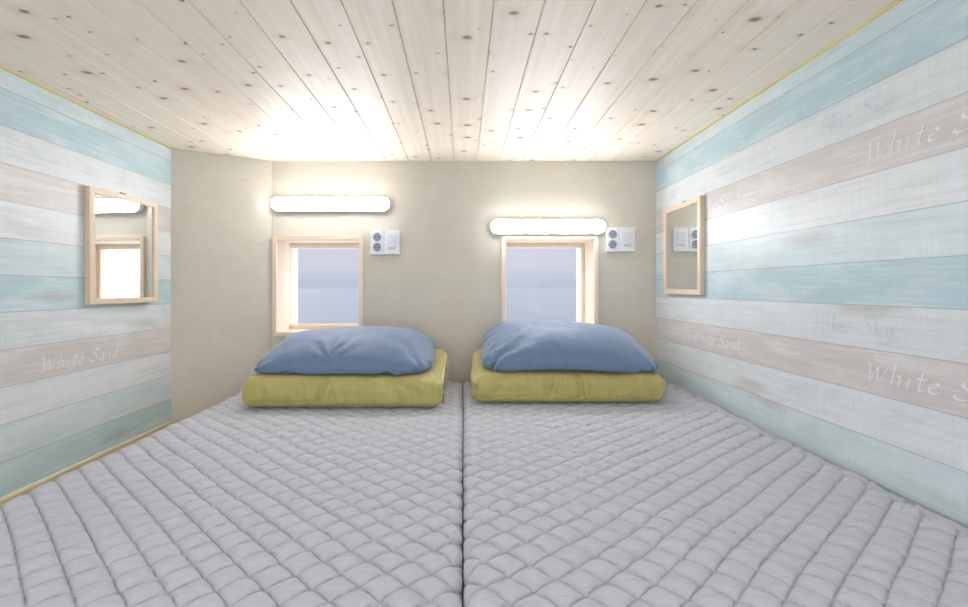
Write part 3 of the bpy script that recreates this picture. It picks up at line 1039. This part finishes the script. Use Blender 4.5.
def pillow_mesh(P, parent, folds=(), w=.77, d=.50):
    n, m = P.shape[1:3]
    # creases pulled out of the corners: ((u, v) of the anchor, mean direction, spread, count, reach, height)
    u = np.linspace(-.5, .5, n) * w; v = np.linspace(-.5, .5, m) * d
    A, B = np.meshgrid(u, v, indexing='ij')
    gx = np.gradient(P, axis=1); gy = np.gradient(P, axis=2)
    N = np.cross(gx, gy); N /= np.maximum(np.linalg.norm(N, axis=-1, keepdims=True), 1e-9)
    N[1] *= -1
    inside = np.clip(np.minimum(np.minimum(A + w / 2, w / 2 - A), np.minimum(B + d / 2, d / 2 - B)) / .03, 0, 1)
    D = np.zeros_like(A)
    for k, ((au, av), ang, spread, cnt, reach, amp) in enumerate(folds):
        dx, dy = A - au, B - av
        r = np.hypot(dx, dy)
        th = (np.arctan2(dy, dx) - ang + math.pi) % (2 * math.pi) - math.pi
        win = np.exp(-(th / spread) ** 2)
        wob = .25 * vnoise(r * 9, th * 2, k + .5) + .12 * vnoise(A * 25, B * 25, k)
        s_ = np.sin((th / spread + wob) * cnt * math.pi / 2 + k)
        ridge = np.sign(s_) * np.abs(s_) ** .7
        env = np.clip(r / .05, 0, 1) * np.exp(-(r / reach) ** 2)
        D += amp * ridge * win * env
    D += .0022 * vnoise(A * 14, B * 9, 3.3) + .0012 * vnoise(A * 34, B * 22, 7.7)
    P = P + 0
    P[0] += N[0] * (D * inside)[..., None]
    F = grid_faces(n, m)
    Vt = P[0].reshape(-1, 3); Vb = P[1].reshape(-1, 3)
    V = np.concatenate([Vt, Vb])
    idx = np.arange(n * m).reshape(n, m)
    remap = np.arange(2 * n * m)
    e = np.zeros((n, m), bool); e[0] = e[-1] = True; e[:, 0] = e[:, -1] = True
    remap[n * m + idx[e]] = idx[e]
    F2 = remap[F + n * m][:, ::-1]
    allF = np.concatenate([F, F2])
    used = np.unique(allF)
    inv = -np.ones(2 * n * m, int); inv[used] = np.arange(len(used))
    o = from_np('pillowcase', V[used], inv[allF], BLUE, parent)
    md = o.modifiers.new('smooth', 'SUBSURF'); md.levels = 1; md.render_levels = 1
    # welted seam round the edge
    ring = list(idx[:, 0]) + list(idx[-1, 1:]) + list(idx[-2::-1, -1]) + list(idx[0, -2:0:-1])
    pts = [Vector(Vt[i]) for i in ring]
    bm = bmesh.new()
    k = len(pts)
    rings = []
    for i in range(k):
        dvec = (pts[(i + 1) % k] - pts[i - 1]).normalized()
        uu = dvec.cross(Vector((0, 0, 1))).normalized(); vv = dvec.cross(uu)
        rings.append([bm.verts.new(pts[i] + .0022 * (math.cos(q * math.pi / 3) * uu + math.sin(q * math.pi / 3) * vv)) for q in range(6)])
    for i in range(k):
        a, b = rings[i], rings[(i + 1) % k]
        for q in range(6): bm.faces.new((a[q], a[(q + 1) % 6], b[(q + 1) % 6], b[q]))
    from_bm('seam', bm, BLUE, parent, smooth=True)

def placer(cx, cy, cz, yaw, tilt, lift=0.0):
    def f(P):
        c, s = math.cos(yaw), math.sin(yaw)
        Q = P.copy()
        x, y, z = P[..., 0], P[..., 1], P[..., 2]
        y2 = y * math.cos(tilt) - z * math.sin(tilt); z2 = y * math.sin(tilt) + z * math.cos(tilt)
        Q[..., 0] = cx + x * c - y2 * s; Q[..., 1] = cy + x * s + y2 * c; Q[..., 2] = cz + z2 + lift * x
        return Q
    return f

def plane_for(D, extra=.006):
    slope = .052 / (D['y1'] - D['y0'])
    z0 = ZT + .0125 + .114 + extra
    ref = np.array([(D['x0'] + D['x1']) / 2, (D['y0'] + D['y1']) / 2, z0])
    return (z0, slope, D['y0'], ref)

p1 = thing('pillow', (-.5, 1.93, ZT + .125), 'blue pillow on the left duvet, its pointed corner to the left', 'pillow', 'blue pillows on the folded duvets')
P, e = inflate(.785, .52, 92, 60, plane_for(D1), .032, 230, 3, placer(-.497, 1.905, ZT + .24, 0, .19, .05), kp=1.5, grav=.0015, ease=.05)
pillow_mesh(P, p1, [((.38, -.25), 2.5, .55, 5, .20, .007), ((.38, .25), 3.6, .5, 4, .16, .006), ((-.02, -.20), 1.5, 1.1, 7, .11, .008), ((-.38, -.25), .6, .5, 4, .22, .004)])
p2 = thing('pillow', (.45, 1.97, ZT + .125), 'blue pillow on the right duvet, its pointed corner to the right', 'pillow', 'blue pillows on the folded duvets')
P, e = inflate(.785, .52, 92, 60, plane_for(D2), .038, 230, 8, placer(.458, 1.955, ZT + .262, math.radians(-2), .20, -.08), kp=1.5, grav=.0015, ease=.05)
pillow_mesh(P, p2, [((-.39, -.26), .75, .55, 6, .30, .009), ((-.39, .25), -.5, .4, 4, .20, .006), ((.39, -.25), 2.5, .5, 4, .2, .004), ((.05, -.05), 2.2, .8, 5, .12, .004)])
